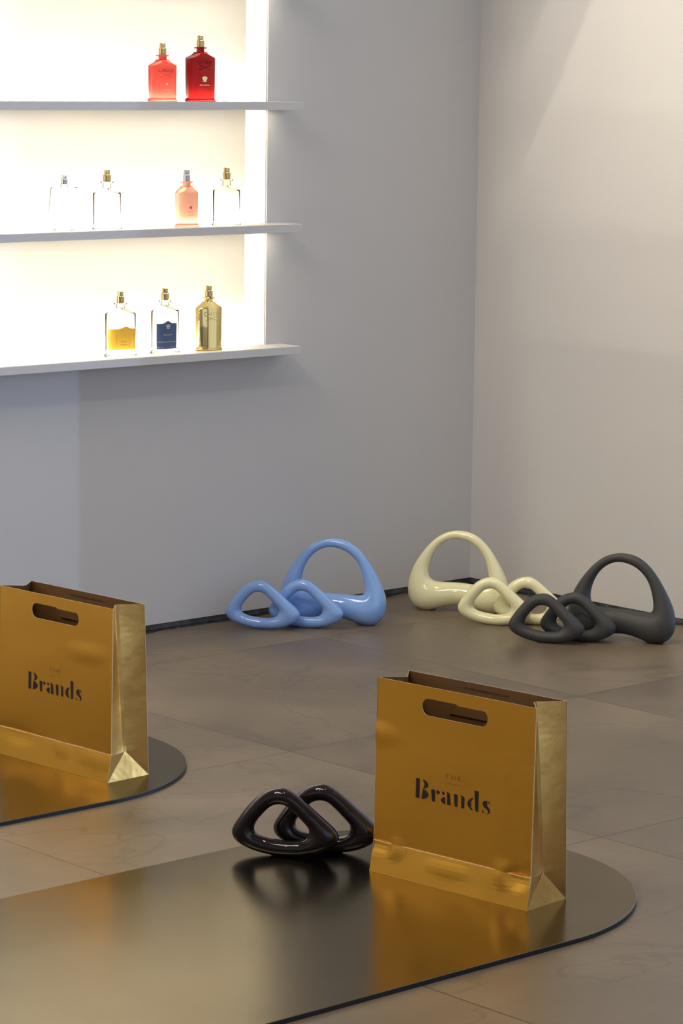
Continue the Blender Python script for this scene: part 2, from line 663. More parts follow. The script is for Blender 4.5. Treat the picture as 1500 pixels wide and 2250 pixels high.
def disc(cx, cy, rx, ry, n=24):
    return [(cx + rx * math.cos(2 * PI * i / n), cy + ry * math.sin(2 * PI * i / n)) for i in range(n)]


def stem(x0, x1, y0, y1, serif_tl=0.0, foot=0.0):
    pts = [(x0, y0), (x1, y0)]
    if foot:
        pts = [(x0, y0), (x1 + foot, y0 - 0.1), (x1 + foot * 0.3, y0 + 0.8), (x1, y0 + 1.8)]
    pts += [(x1, y1)]
    if serif_tl:
        pts += [(x0 + (x1 - x0) * 0.3, y1), (x0 - serif_tl, y1 + 0.25), (x0 - serif_tl, y1 - 0.15), (x0, y1 - 0.5)]
    else:
        pts += [(x0, y1)]
    return pts


def hooked(x0, x1, y0, y1, hx, foot=0.0):
    """stem whose top curls over to the left, ending in a hairline at hx"""
    pts = [(x0, y0)]
    if foot:
        pts += [(x1 + foot, y0 - 0.2), (x1 + 0.3 * foot, y0 + 0.9)]
    pts += [(x1, y0 + (1.8 if foot else 0)), (x1, y1 - 3.6)]
    for i in range(9):
        a = i / 8 * PI / 2
        pts.append((x1 - (x1 - hx) * (1 - math.cos(a)), (y1 - 3.6) + 3.6 * math.sin(a)))
    for i in range(1, 9):
        a = PI / 2 - i / 8 * PI / 2
        pts.append((x0 - (x0 - hx) * (1 - math.cos(a)), (y1 - 4.6) + 4.5 * math.sin(a)))
    return pts


def brands_glyphs():
    """the word in stencil didone letters, in millimetres, baseline 0"""
    P = []
    P.append([(0.0, 0), (6.4, 0), (6.4, 26), (0.0, 26)])
    P.append(crescent((10.6, 26.0), (11.6, 13.6), 9.6, 3.6))
    P.append(crescent((11.6, 13.4), (10.2, 0.0), 10.6, 4.6))
    P.append(stem(27.4, 32.4, 0, 15.6, 1.6))
    P.append(disc(37.2, 13.4, 2.9, 2.6))
    P.append(disc(46.2, 13.7, 2.4, 2.2))
    P.append(hooked(52.8, 57.2, 0, 16.6, 50.6, 1.6))
    P.append(crescent((49.2, 9.0), (49.6, -0.2), -7.0, -3.2))
    P.append(stem(65.3, 69.9, 0, 15.8, 1.6))
    P.append(hooked(76.4, 81.2, 0, 16.6, 72.8))
    P.append(crescent((96.6, 16.6), (96.4, -0.3), -10.4, -4.8))
    P.append(stem(99.4, 104.4, 0, 26.4, 2.0))
    # s : heavy spine, two hairline curls and two wedges
    sp_t = [(118.6, 16.7), (114.2, 16.3), (111.6, 14.2), (111.0, 11.6), (112.0, 9.2), (115.0, 7.2), (118.6, 5.4), (120.4, 3.6), (120.4, 1.6), (118.6, 0.3), (115.6, -0.1)]
    sp_b = [(116.6, -0.35), (119.6, 0.0), (122.4, 1.4), (123.6, 4.0), (122.8, 6.8), (119.8, 9.2), (116.0, 11.2), (113.8, 12.8), (113.6, 14.6), (115.2, 16.1), (118.4, 16.5)]
    P.append(sp_t + sp_b)
    P.append([(119.6, 15.8), (122.6, 16.4), (122.4, 12.2)])
    P.append([(111.0, 4.4), (111.0, 0.0), (114.2, 0.6)])
    return P


def poly_mesh(name, polys, material, parent, th=0.0):
    bm = bmesh.new()
    for pl in polys:
        vs = [bm.verts.new((p[0], 0, p[1])) for p in pl]
        try:
            f = bm.faces.new(vs)
        except ValueError:
            continue
    bmesh.ops.triangulate(bm, faces=bm.faces[:], ngon_method='EAR_CLIP')
    me = bpy.data.meshes.new(name)
    bm.to_mesh(me)
    bm.free()
    me.materials.append(material)
    o = bpy.data.objects.new(name, me)
    COL.objects.link(o)
    o.parent = parent
    return o


BW, BD, BH = 0.2650, 0.081, 0.2595     # bag width, depth, height
FOLD = 0.0415
TIN = 0.0115                            # the front leans back this much at the top
TBK = 0.0085                            # the back leans forward
TILT = 0.0078                           # set-back of the front at the fold


def front_y(z, x=0.0):
    """depth of the front panel at height z (local y, 0 = base of the front)"""
    if z < FOLD:
        s = z / FOLD
        y = TILT * s
    else:
        s = (z - FOLD) / (BH - FOLD)
        y = TILT - 0.0002 + (TIN - TILT) * s
    return y


def back_y(z):
    return BD - TBK * z / BH


def panel_grid(name, fy, outward, parent, material, hole, dents=()):
    """one wide bag panel with its punched handle slot, 0.7 mm card"""
    xs = [BW * i / 48 for i in range(49)]
    zs = [FOLD * i / 8 for i in range(8)] + [FOLD + (BH - FOLD) * i / 46 for i in range(47)]
    hx0, hx1, hz0, hz1, step = hole
    hr = (hz1 - hz0) / 2
    # outline of the slot
    slot = []
    for i in range(13):
        a = -PI / 2 - PI * i / 12
        slot.append((hx0 + hr + hr * math.cos(a), (hz0 + hz1) / 2 + hr * math.sin(a)))
    if step:
        mx = (hx0 + hx1) / 2 + 0.002
        slot += [(mx, hz1), (mx + 0.003, hz1 - step)]
    for i in range(13):
        a = PI / 2 - PI * i / 12
        zt = (hz0 + hz1) / 2 + hr * math.sin(a)
        if step and zt > hz1 - step:
            zt = hz1 - step
        slot.append((hx1 - hr + hr * math.cos(a), zt))
    bm = bmesh.new()
    # planar triangulated sheet: below, left, right, above the slot by grid, slot area by strip fill
    X0, X1, Z0, Z1 = hx0 - 0.006, hx1 + 0.006, hz0 - 0.006, hz1 + 0.006
    gx = sorted(set([round(x, 6) for x in xs if not (X0 - 0.002 < x < X0 + 0.002 or X1 - 0.002 < x < X1 + 0.002)] + [X0, X1]))
    gz = sorted(set([round(z, 6) for z in zs if not (Z0 - 0.002 < z < Z0 + 0.002 or Z1 - 0.002 < z < Z1 + 0.002)] + [Z0, Z1]))
    vd = {}

    def V(x, z):
        k = (round(x, 6), round(z, 6))
        if k not in vd:
            vd[k] = bm.verts.new((k[0], 0, k[1]))
        return vd[k]
    for i in range(len(gx) - 1):
        for j in range(len(gz) - 1):
            cxm, czm = (gx[i] + gx[i + 1]) / 2, (gz[j] + gz[j + 1]) / 2
            if X0 < cxm < X1 and Z0 < czm < Z1:
                continue
            bm.faces.new((V(gx[i], gz[j]), V(gx[i + 1], gz[j]), V(gx[i + 1], gz[j + 1]), V(gx[i], gz[j + 1])))
    hb = [e for e in bm.edges if len(e.link_faces) == 1 and all(X0 - 1e-5 <= v.co.x <= X1 + 1e-5 and Z0 - 1e-5 <= v.co.z <= Z1 + 1e-5 for v in e.verts)]
    sv = [bm.verts.new((p[0], 0, p[1])) for p in slot]
    se = []
    for i in range(len(sv)):
        a, b = sv[i], sv[(i + 1) % len(sv)]
        if (a.co - b.co).length > 1e-6:
            se.append(bm.edges.new((a, b)))
    bmesh.ops.triangle_fill(bm, edges=hb + se, use_beauty=True, use_dissolve=False)
    # remove any face that landed inside the slot
    kill = [f for f in bm.faces if hx0 + 0.004 < f.calc_center_median().x < hx1 - 0.004 and hz0 + 0.003 < f.calc_center_median().z < hz1 - 0.003 and all(v in sv for v in f.verts)]
    bmesh.ops.delete(bm, geom=kill, context='FACES')
    bmesh.ops.recalc_face_normals(bm, faces=bm.faces)
    for v in bm.verts:
        y = fy(v.co.z)
        for (dx, dz, rx, rz, amp) in dents:
            q = ((v.co.x - dx) / rx) ** 2 + ((v.co.z - dz) / rz) ** 2
            if q < 1:
                y += amp * (1 - q) ** 2
        # gentle sag of the card, strongest mid-panel
        y += 0.0012 * math.sin(PI * v.co.x / BW) * math.sin(PI * min(1, v.co.z / BH)) * (1 if outward < 0 else -1)
        v.co.y = y
    if sum(f.normal.y for f in bm.faces) * outward < 0:
        bmesh.ops.reverse_faces(bm, faces=bm.faces)
    bm.normal_update()
    me = bpy.data.meshes.new(name)
    bm.to_mesh(me)
    bm.free()
    for mm in (material, M['card_edge'], M['card_in']):
        me.materials.append(mm)
    for p in me.polygons:
        p.use_smooth = abs(p.center.z - FOLD) > 0.004 and p.center.z > FOLD
    o = bpy.data.objects.new(name, me)
    COL.objects.link(o)
    o.parent = parent
    so_ = o.modifiers.new('card', 'SOLIDIFY')
    so_.thickness = 0.0009
    so_.offset = -1
    so_.material_offset = 2
    so_.material_offset_rim = 1
    es = o.modifiers.new('crisp', 'EDGE_SPLIT')
    es.split_angle = math.radians(28)
    return o


def gusset(side, parent):
    """folded side of the bag; side=+1 right end, -1 left end. Local x = 0..BW"""
    X = BW if side > 0 else 0.0
    s = side
    nz = 26
    apex_z = 0.040

    def inset(z):            # how far the centre crease folds inwards
        if z < apex_z:
            return 0.008 * (z / apex_z)
        return 0.008 + 0.019 * ((z - apex_z) / (BH - apex_z)) ** 0.8

    vs, fs = [], []
    # upper part: rows of points front edge, front quarter, crease, back quarter, back edge
    rows = [apex_z + (BH - apex_z) * i / nz for i in range(nz + 1)]
    for z in rows:
        f, b = front_y(z), back_y(z)
        c = f + (b - f) * (0.45 + 0.0 * z)
        ins = inset(z)
        for q in range(13):
            u = q / 12.0
            y = f + (b - f) * u
            cu = (c - f) / (b - f)
            if u < cu:
                d = ins * (u / cu)
            else:
                d = ins * ((1 - u) / (1 - cu))
            # paper bellies a little
            d -= 0.0022 * math.sin(PI * min(1, max(0, (z - apex_z) / (BH - apex_z)))) * math.sin(PI * u) * (1 if u > cu else 0.3)
            # pinch below the top corner
            g = math.exp(-((u - 0.62) / 0.14) ** 2 - ((z - BH * 0.86) / 0.02) ** 2)
            d += 0.0009 * g
            vs.append((X - s * d, y, z))
    k = 13
    for r in range(nz):
        for q in range(12):
            a = r * k + q
            fs.append((a, a + 1, a + k + 1, a + k))
    base = len(vs)
    # lower folded triangle: apex, bottom front corner, mid bottom, bottom back corner
    f0, b0 = front_y(0), back_y(0)
    apex = (X - s * inset(apex_z), front_y(apex_z) + (back_y(apex_z) - front_y(apex_z)) * 0.45, apex_z)
    fr = (X, f0 + 0.0005, 0)
    md = (X - s * 0.0, f0 + (b0 - f0) * 0.5, 0)
    bk = (X, b0, 0)
    fu = (X, front_y(apex_z), apex_z)
    bu = (X, back_y(apex_z), apex_z)
    lift = s * 0.0012
    vs += [apex, fr, md, bk, fu, bu, (apex[0] + lift, apex[1], apex[2] + 0.0015)]
    A, F, Mi, Bk, FU, BU, A2 = range(base, base + 7)
    fs += [(A2, F, Mi), (A2, Mi, Bk), (A, F, FU), (A, BU, Bk)]
    bm = bmesh.new()
    bv = [bm.verts.new(v) for v in vs]
    for f in fs:
        try:
            bm.faces.new([bv[i] for i in f])
        except ValueError:
            pass
    bm.normal_update()
    for f in bm.faces:
        if f.normal.x * s < 0:
            f.normal_flip()
    me = bpy.data.meshes.new('gusset')
    bm.to_mesh(me)
    bm.free()
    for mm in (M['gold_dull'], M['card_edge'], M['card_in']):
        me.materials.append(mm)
    o = bpy.data.objects.new('gusset', me)
    COL.objects.link(o)
    o.parent = parent
    so_ = o.modifiers.new('card', 'SOLIDIFY')
    so_.thickness = 0.0006
    so_.offset = -1
    so_.material_offset = 2
    so_.material_offset_rim = 1
    es = o.modifiers.new('crisp', 'EDGE_SPLIT')
    es.split_angle = math.radians(28)
    return o


def carrier_bag(loc, rz, label, dents):
    o = thing('carrier_bag', label, 'bag', loc, rz, group='gold carrier bags on the dark mats')
    hole = (0.290 * BW, 0.704 * BW, 0.2215, 0.2440, 0.0020)
    fp = panel_grid('front_panel', front_y, -1, o, M['gold'], hole, dents)
    panel_grid('back_panel', back_y, 1, o, M['gold'], (0.290 * BW, 0.704 * BW, 0.2215, 0.2400, 0))
    gusset(1, o)
    gusset(-1, o)
    bm = bmesh.new()
    add_box(bm, 0.001, BW - 0.001, 0.0012, BD - 0.001, 0.0001, 0.0008)
    bm_obj('bottom_panel', bm, M['card_in'], o)
    bm = bmesh.new()
    # inner leaf of the fold: a raised lip along the front fold line
    add_box(bm, 0.0006, BW - 0.0006, TILT - 0.0006, TILT + 0.0004, FOLD - 0.0009, FOLD + 0.0002)
    bm_obj('fold_lip', bm, M['card_edge'], o)
    # leaf of card hanging behind the back slot
    bm = bmesh.new()
    add_box(bm, 0.270 * BW, 0.724 * BW, back_y(0.23) - 0.0034, back_y(0.23) - 0.0024, 0.2130, 0.2440)
    bm_obj('slot_flap', bm, M['card_in'], o)
    # lettering
    def on_front(v, dx, dz, k):
        x = v.x * k + dx
        z = v.z * k + dz
        y = front_y(z) - 0.0012 * math.sin(PI * x / BW) * 0 + 0.0012 * math.sin(PI * x / BW) * math.sin(PI * z / BH) - 0.00025
        return Vector((x, y, z))
    g = poly_mesh('printed_word', brands_glyphs(), M['ink'], o)
    for v in g.data.vertices:
        pass
    k = 0.001
    x_left = 0.264 * BW
    map_mesh(g, lambda v: on_front(v, x_left, 0.1105, k * 1.01))
    tx = text_mesh('printed_small_word', 'THE', 0.0080, M['ink_soft'], o, spacing=1.35, width=0.0265)
    map_mesh(tx, lambda v: on_front(Vector((v.x, 0, v.y)), 0.497 * BW, 0.1450, 1.0))
    ln = poly_mesh('printed_rule', [[(-0.0135, 0), (0.0135, 0), (0.0135, 0.0005), (-0.0135, 0.0005)]], M['ink_soft'], o)
    map_mesh(ln, lambda v: on_front(v, 0.497 * BW, 0.1385, 1.0))
    tb = text_mesh('printed_address', 'WWW.THEBRANDS.COM', 0.0046, M['ink'], o, width=0.076)

    def on_back(v):
        x = 0.505 * BW + v.x
        z = 0.2490 + v.y
        return Vector((x, back_y(z) - 0.0012 * math.sin(PI * x / BW) * math.sin(PI * z / BH) - 0.0013, z))
    map_mesh(tb, on_back)
    return o


B1 = carrier_bag((-1.6570, -1.4970, 0.0061), math.atan2(-0.2630, 0.0262), 'gold paper carrier bag standing to the right of the glossy black rings',
                 [(0.012, 0.036, 0.03, 0.014, 0.0016), (0.040, 0.036, 0.02, 0.02, -0.0018), (BW - 0.045, 0.038, 0.022, 0.026, -0.0022),
                  (BW - 0.022, 0.036, 0.026, 0.018, 0.0026), (0.002, 0.185, 0.05, 0.02, -0.0022), (0.13, 0.026, 0.05, 0.014, -0.0010)])
B2 = carrier_bag((-1.6500, -0.6385, 0.0061), math.atan2(-0.2640, 0.0140), 'gold paper carrier bag at the left edge of the picture, in front of the wall',
                 [(BW - 0.03, 0.030, 0.05, 0.02, -0.0010), (BW - 0.11, 0.034, 0.03, 0.02, -0.0010), (0.05, 0.035, 0.05, 0.02, 0.0012), (BW - 0.06, 0.185, 0.06, 0.02, -0.0012)])

# ------------------------------------------------------------------ looped sculptures
RING = [  # outer, inner outline pairs, clockwise from the top
    ((710, 147), (690, 343)), ((790, 170), (745, 352)), ((880, 230), (800, 392)), ((980, 310), (865, 455)), ((1090, 405), (930, 520)),
    ((1200, 500), (985, 575)), ((1300, 588), (1012, 612)), ((1362, 660), (1022, 645)), ((1365, 740), (1013, 692)), ((1300, 815), (985, 730)),
    ((1190, 880), (940, 758)), ((1050, 932), (870, 774)), ((880, 957), (790, 778)), ((720, 960), (690, 775)), ((560, 948), (590, 762)),
    ((420, 920), (500, 745)), ((290, 875), (432, 720)), ((190, 820), (397, 692)), ((132, 750), (384, 662)), ((125, 670), (387, 625)),
    ((165, 590), (402, 580)), ((230, 490), (440, 520)), ((300, 395), (490, 460)), ((380, 300), (540, 402)), ((470, 220), (595, 360)), ((590, 165), (643, 346))]
BIG = [
    ((735, 130), (725, 243)), ((880, 150), (850, 270)), ((990, 205), (940, 322)), ((1090, 290), (1020, 398)), ((1190, 420), (1075, 490)),
    ((1265, 550), (1108, 590)), ((1330, 670), (1127, 680)), ((1385, 800), (1137, 765)), ((1412, 950), (1132, 815)), ((1398, 1090), (1112, 842)),
    ((1300, 1222), (1075, 854)), ((1150, 1232), (1005, 857)), ((1010, 1200), (930, 853)), ((880, 1155), (850, 846)), ((745, 1140), (745, 838)),
    ((610, 1155), (640, 838)), ((480, 1200), (560, 840)), ((340, 1232), (480, 840)), ((190, 1222), (415, 828)), ((90, 1090), (368, 802)),
    ((68, 950), (346, 757)), ((85, 800), (342, 700)), ((130, 670), (347, 640)), ((185, 560), (365, 560)), ((260, 445), (405, 460)),
    ((350, 330), (460, 372)), ((460, 225), (540, 302)), ((590, 155), (630, 255))]


def catmull(pts, sub):
    n = len(pts)
    out = []
    for i in range(n):
        p0, p1, p2, p3 = (Vector(pts[(i + d) % n]) for d in (-1, 0, 1, 2))
        for k in range(sub):
            s = k / sub
            out.append(0.5 * ((2 * p1) + (p2 - p0) * s + (2 * p0 - 5 * p1 + 4 * p2 - p3) * s * s + (3 * p1 - p0 - 3 * p2 + p3) * s ** 3))
    return out


def loop_shape(pairs, unit, ox, oz, squash, dk, seg=36, sub=4):
    """closed loop with a round section whose thickness follows two traced outlines; returns verts, faces"""
    raw = [Vector((a[0], a[1], b[0], b[1])) for a, b in pairs]
    raw = catmull(raw, sub)
    for _ in range(10):
        raw = [(raw[i - 1] + raw[i] * 2 + raw[(i + 1) % len(raw)]) / 4 for i in range(len(raw))]
    vs, fs = [], []
    n = len(raw)
    zmin = 1e9
    for q in raw:
        O = Vector(((q[0] - ox) * unit / squash, (oz - q[1]) * unit))
        I = Vector(((q[2] - ox) * unit / squash, (oz - q[3]) * unit))
        c = (O + I) / 2
        e = (O - I) / 2
        r = e.length
        d = dk(r)
        for k in range(seg):
            a = 2 * PI * k / seg
            ca = math.cos(a)
            # the inner side of the section is a little flatter than the outer
            pt = c + e * ca
            y = d * math.sin(a)
            vs.append([pt.x, y, pt.y])
            zmin = min(zmin, pt.y)
    for v in vs:
        v[2] -= zmin
    for i in range(n):
        j = (i + 1) % n
        for k in range(seg):
            k2 = (k + 1) % seg
            fs.append((i * seg + k, j * seg + k, j * seg + k2, i * seg + k2))
    return vs, fs


ring_v, ring_f = loop_shape(RING, 0.1151e-3, 747, 960, 0.975, lambda r: min(r, 0.0118 + 0.22 * max(0, r - 0.0118)))
big_v, big_f = loop_shape(BIG, 0.1512e-3, 740, 1232, 0.966, lambda r: min(r, 0.0085 + 0.80 * max(0, r - 0.0085)))


def relax_floor(vs, eps):
    """flatten the resting face very slightly"""
    for v in vs:
        if v[2] < eps:
            v[2] = 0.0 + (v[2]) * 0.25
    return vs


relax_floor(ring_v, 0.0012)
relax_floor(big_v, 0.003)


def emblem_path(cx, cz, r, yf):
    """small embossed open spiral that reads like an S inside a broken circle"""
    p = []
    for i in range(22):
        a = math.radians(70 + 300 * i / 21)
        p.append((cx + r * math.cos(a), yf(cx + r * math.cos(a), cz + r * math.sin(a)), cz + r * math.sin(a)))
    q = []
    for i in range(14):
        s = i / 13
        x = cx + r * 0.45 * math.cos(math.radians(150 - 240 * s)) * (1 if s < 0.5 else 1)
        z = cz + r * (0.40 - 0.8 * s)
        q.append((x, yf(x, z), z))
    return p, q


def surface_y(vs, x, z):
    """front surface (smallest y) near x, z"""
    best, y = 1e9, 0
    for v in vs:
        if v[1] < 0:
            d = (v[0] - x) ** 2 + (v[2] - z) ** 2
            if d < best:
                best, y = d, v[1]
    return y


def make_emblem(vs, cx, cz, r, material, parent):
    p, q = emblem_path(cx, cz, r, lambda x, z: surface_y(vs, x, z) - 0.00005)
    v1, f1 = tube(p, 0.00045, 6)
    v2, f2 = tube(q, 0.00045, 6)
    n = len(v1)
    return mesh_obj('embossed_emblem', v1 + v2, f1 + [tuple(i + n for i in f) for f in f2], material, parent, smooth=True)


def place_yaw(x, y, phi):
    d = Vector((x - CAM.x, y - CAM.y)).normalized()
    r = Vector((d.y, -d.x))
    u = r * math.cos(math.radians(phi)) - d * math.sin(math.radians(phi))
    return math.atan2(u.y, u.x)


def ring(loc, rz, material, label, group, scale=1.0):
    o = thing('ring_sculpture', label, 'sculpture', loc, rz, group)
    b = mesh_obj('ring_body', ring_v, ring_f, material, o, smooth=True)
    make_emblem(ring_v, 0.0540, 0.0280, 0.0050, material, o)
    o.scale = (scale,) * 3
    return o


def arch(loc, rz, material, label, group, scale=1.0, mirror=False):
    o = thing('handle_sculpture', label, 'sculpture', loc, rz, group)
    vs = [[-v[0], v[1], v[2]] for v in big_v] if mirror else big_v
    fs = [f[::-1] for f in big_f] if mirror else big_f
    mesh_obj('handle_body', vs, fs, material, o, smooth=True)
    make_emblem(vs, 0.078 * (-1 if mirror else 1), 0.037, 0.0085, material, o)
    o.scale = (scale,) * 3
    return o


g1, g2, g3, g4 = 'blue handle sculptures by the wall', 'cream sculptures in the corner', 'matte black sculptures at right', 'glossy black rings on the mat'
PHI = 14
# positions on the floor, metres
ring((-0.6605, -0.1120, 0), place_yaw(-0.66, -0.112, PHI), M['blue'], 'leftmost glossy blue ceramic triangular ring on the floor', g1)
ring((-0.5880, -0.1540, 0), place_yaw(-0.588, -0.154, PHI), M['blue'], 'glossy blue ceramic triangular ring leaning in front of the blue basket-like handle', g1)
arch((-0.5180, -0.1520, 0), place_yaw(-0.518, -0.152, 12), M['blue'], 'tall glossy blue ceramic sculpture with a high arched handle by the wall', g1)
arch((-0.2420, -0.2130, 0), place_yaw(-0.242, -0.213, 12), M['cream'], 'tall glossy cream ceramic sculpture with a high arched handle in the corner', g2, 0.975)
ring((-0.2860, -0.3580, 0), place_yaw(-0.286, -0.358, PHI), M['cream'], 'front cream ceramic triangular ring, between the cream handle and black ring', g2)
ring((-0.2280, -0.3970, 0), place_yaw(-0.228, -0.397, PHI), M['cream'], 'rear cream ceramic triangular ring partly hidden by the matte black ring', g2)
arch((-0.2050, -0.6120, 0), place_yaw(-0.205, -0.612, 17), M['black_matte'], 'tall matte black sculpture with a high arched handle at right', g3)
ring((-0.3340, -0.5430, 0), place_yaw(-0.334, -0.543, PHI), M['black_matte'], 'front matte black triangular ring at right, overlapping the cream ring', g3)
ring((-0.2780, -0.5705, 0), place_yaw(-0.278, -0.5705, PHI), M['black_matte'], 'rear matte black triangular ring in front of the matte black handle', g3)
ring((-1.6945, -1.3710, 0.006), place_yaw(-1.6945, -1.371, 11), M['black_gloss'], 'front glossy black triangular ring on the dark mat, left of the gold bag', g4, 1.005)
ring((-1.6380, -1.3905, 0.006), place_yaw(-1.638, -1.3905, 11), M['black_gloss'], 'rear glossy black triangular ring half hidden behind the gold bag', g4, 1.005)


# ------------------------------------------------------------------ perfume bottles
def bottle_depth(x, Wd, D):
    q = min(1.0, abs(x) / Wd)
    return D * max(0.16, (1 - q ** 2.6) ** 0.5)


def flask_body(Wd, D, zs, zp, zc, material, parent):
    """flat flask with ogee shoulders, flared foot, short neck and collar"""
    levels = [(0.0, 1.02), (0.0006, 1.07), (0.0038, 1.07), (0.0046, 0.99), (0.0062, 0.96), (0.010, 0.945), (0.02, 0.95), (zs * 0.55, 0.975), (zs - 0.001, 1.0)]
    rows = []
    for z, k in levels:
        rows.append((z, Wd * k, k if z < 0.005 else 1.0))
    rn = 0.0075
    for i in range(1, 11):
        s = i / 10
        w = rn + (Wd - rn) * (1 - s) ** 2.1
        rows.append((zs + (zp - zs) * s, w, 1.0, 1 - 0.38 * s))
    nx = 20
    vs, fs = [], []
    for z, w, k, *dk_ in rows:
        kd = dk_[0] if dk_ else 1.0
        for i in range(nx + 1):
            x = -w + 2 * w * i / nx
            vs.append((x, -bottle_depth(x, Wd * max(k, 0.945), D * k) * kd, z))
        for i in range(nx + 1):
            x = w - 2 * w * i / nx
            vs.append((x, bottle_depth(x, Wd * max(k, 0.945), D * k) * kd, z))
    n = 2 * (nx + 1)
    for r in range(len(rows) - 1):
        for i in range(n):
            j = (i + 1) % n
            fs.append((r * n + i, r * n + j, (r + 1) * n + j, (r + 1) * n + i))
    fs.append(tuple(range(n - 1, -1, -1)))
    last = (len(rows) - 1) * n
    fs.append(tuple(last + i for i in range(n)))
    b = mesh_obj('glass_body', vs, fs, material, parent)
    for p in b.data.polygons:
        p.use_smooth = abs(p.normal.z) < 0.25
    # neck with round collar
    v, f = lathe([(0.0078, zp - 0.0015), (0.0072, zp + (zc - zp) * 0.5), (0.0072, zc - 0.0014), (0.0113, zc - 0.0012), (0.0117, zc), (0.0113, zc + 0.0011), (0.0068, zc + 0.0012)], 36)
    nk = mesh_obj('neck_collar', v, f, material, parent)
    return b


def sprayer(zc, material, parent, rl=0.0072, hl=0.0125, ru=0.0054, hu=0.0088, aim=-0.6):
    v, f = lathe([(rl - 0.0004, zc), (rl, zc + 0.0004), (rl, zc + hl * 0.12), (rl - 0.0004, zc + hl * 0.14), (rl, zc + hl * 0.17), (rl, zc + hl - 0.0005), (rl - 0.0005, zc + hl), (ru + 0.0002, zc + hl + 0.0001)], 40)
    s = mesh_obj('spray_collar', v, f, material, parent)
    z0 = zc + hl + 0.0002
    v, f = lathe([(ru, z0), (ru, z0 + hu - 0.0006), (ru - 0.0006, z0 + hu), (ru * 0.5, z0 + hu + 0.0001)], 36)
    b = mesh_obj('spray_button', v, f, material, parent)
    a = aim
    c = Vector((math.sin(a) * ru, -math.cos(a) * ru, z0 + hu * 0.55))
    dr = Vector((math.sin(a), -math.cos(a), 0))
    sd_ = Vector((math.cos(a), math.sin(a), 0))
    vs = []
    for k in range(12):
        q = 2 * PI * k / 12
        vs.append(c + dr * 0.0003 + sd_ * (0.0011 * math.cos(q)) + Vector((0, 0, 0.0011 * math.sin(q))))
    mesh_obj('nozzle', vs, [tuple(range(12))], M['niche'], b)
    return b


def front_text(parent, body, size, width, x, z, material, Wd, D, name='label_text', lift=0.0003, ext=0.0):
    o = text_mesh(name, body, size, material, parent, spacing=1.1, width=width, extrude=ext)
    map_mesh(o, lambda v: Vector((x + v.x, -bottle_depth(x + v.x, Wd, D) - lift - v.z, z + v.y)))
    return o


def plume(parent, x, z, s, material, Wd, D):
    """three-feather badge"""
    polys = []
    for a in (-0.6, 0, 0.6):
        pts = []
        for i in range(12):
            q = 2 * PI * i / 12
            px, pz = 0.28 * math.cos(q), 0.62 + 0.42 * math.sin(q)
            pts.append((px * math.cos(a) + pz * math.sin(a), -px * math.sin(a) + pz * math.cos(a)))
        polys.append(pts)
    polys.append([(-0.5, -0.15), (0.5, -0.15), (0.38, 0.15), (-0.38, 0.15)])
    o = poly_mesh('label_badge', polys, material, parent)
    map_mesh(o, lambda v: Vector((x + v.x * s, -bottle_depth(x + v.x * s, Wd, D) - 0.0003, z + v.z * s)))
    return o


def crossed_canes(parent, x, z, s, material, Wd, D):
    allv, allf = [], []
    for sg in (1, -1):
        path = []
        for i in range(12):
            u = -1 + 1.75 * i / 11
            path.append((sg * u, -0.42 + (u + 1) * 0.34))
        for i in range(1, 8):
            a = -PI / 2 + i / 7 * PI * 1.1
            path.append((sg * (0.75 + 0.20 * math.cos(a)), 0.175 + 0.20 + 0.20 * math.sin(a)))
        p3 = [(x + px * s, -bottle_depth(x + px * s, Wd, D) - 0.0002, z + pz * s) for px, pz in path]
        v, f = tube(p3, 0.0006, 6)
        n = len(allv)
        allv += v
        allf += [tuple(i + n for i in q) for q in f]
    return mesh_obj('embossed_canes', allv, allf, material, parent, smooth=True)


def wrap_panel(parent, name, w, z0, z1, zp, material, Wd, D, xc=0.0, back=False):
    """printed panel hugging the front of the glass, with a small peaked top"""
    n = 32
    vs, fs = [], []
    hw = w

    def top(u):
        a = abs(u)
        if a > 0.45:
            return z1
        return z1 + (zp - z1) * (1 - a / 0.45) ** 0.9
    for i in range(n + 1):
        u = -1 + 2 * i / n
        x = xc + u * hw
        y = -bottle_depth(x, Wd, D) - 0.00045
        vs.append((x, y, z0)); vs.append((x, y, top(u)))
        vs.append((x, y + 0.0006, z0)); vs.append((x, y + 0.0006, top(u)))
    for i in range(n):
        a, b = i * 4, (i + 1) * 4
        fs += [(a, b, b + 1, a + 1), (a + 2, a + 3, b + 3, b + 2), (a + 1, b + 1, b + 3, a + 3), (a, a + 2, b + 2, b)]
    fs += [(0, 1, 3, 2), (n * 4, n * 4 + 2, n * 4 + 3, n * 4 + 1)]
    return mesh_obj(name, vs, fs, material, parent)


BY = -0.020
Z_T, Z_M, Z_B = 0.9891, 0.7593, 0.5269
gt = 'perfume bottles on the lit shelves'


def bottle(x, z, label, rz=0.0):
    return thing('perfume_bottle', label, 'bottle', (x, BY, z), rz, gt)


# top shelf
Wc, Dc = 0.0300, 0.0155
o = bottle(-0.8340, Z_T, 'shorter coral red perfume bottle on the highest shelf')
flask_body(Wc, Dc, 0.0640, 0.0755, 0.0825, M['coral'], o)
sprayer(0.0838, M['gold_metal'], o)
front_text(o, 'CREED', 0.0085, 0.034, -0.0030, 0.0530, M['print_red'], Wc, Dc, 'embossed_name', ext=0.0002)
crossed_canes(o, -0.003, 0.0485, 0.013, M['coral'], Wc, Dc)
plume(o, -0.002, 0.0300, 0.0035, M['foil'], Wc, Dc)
front_text(o, 'CARMINA', 0.0028, 0.014, -0.002, 0.0200, M['foil'], Wc, Dc)

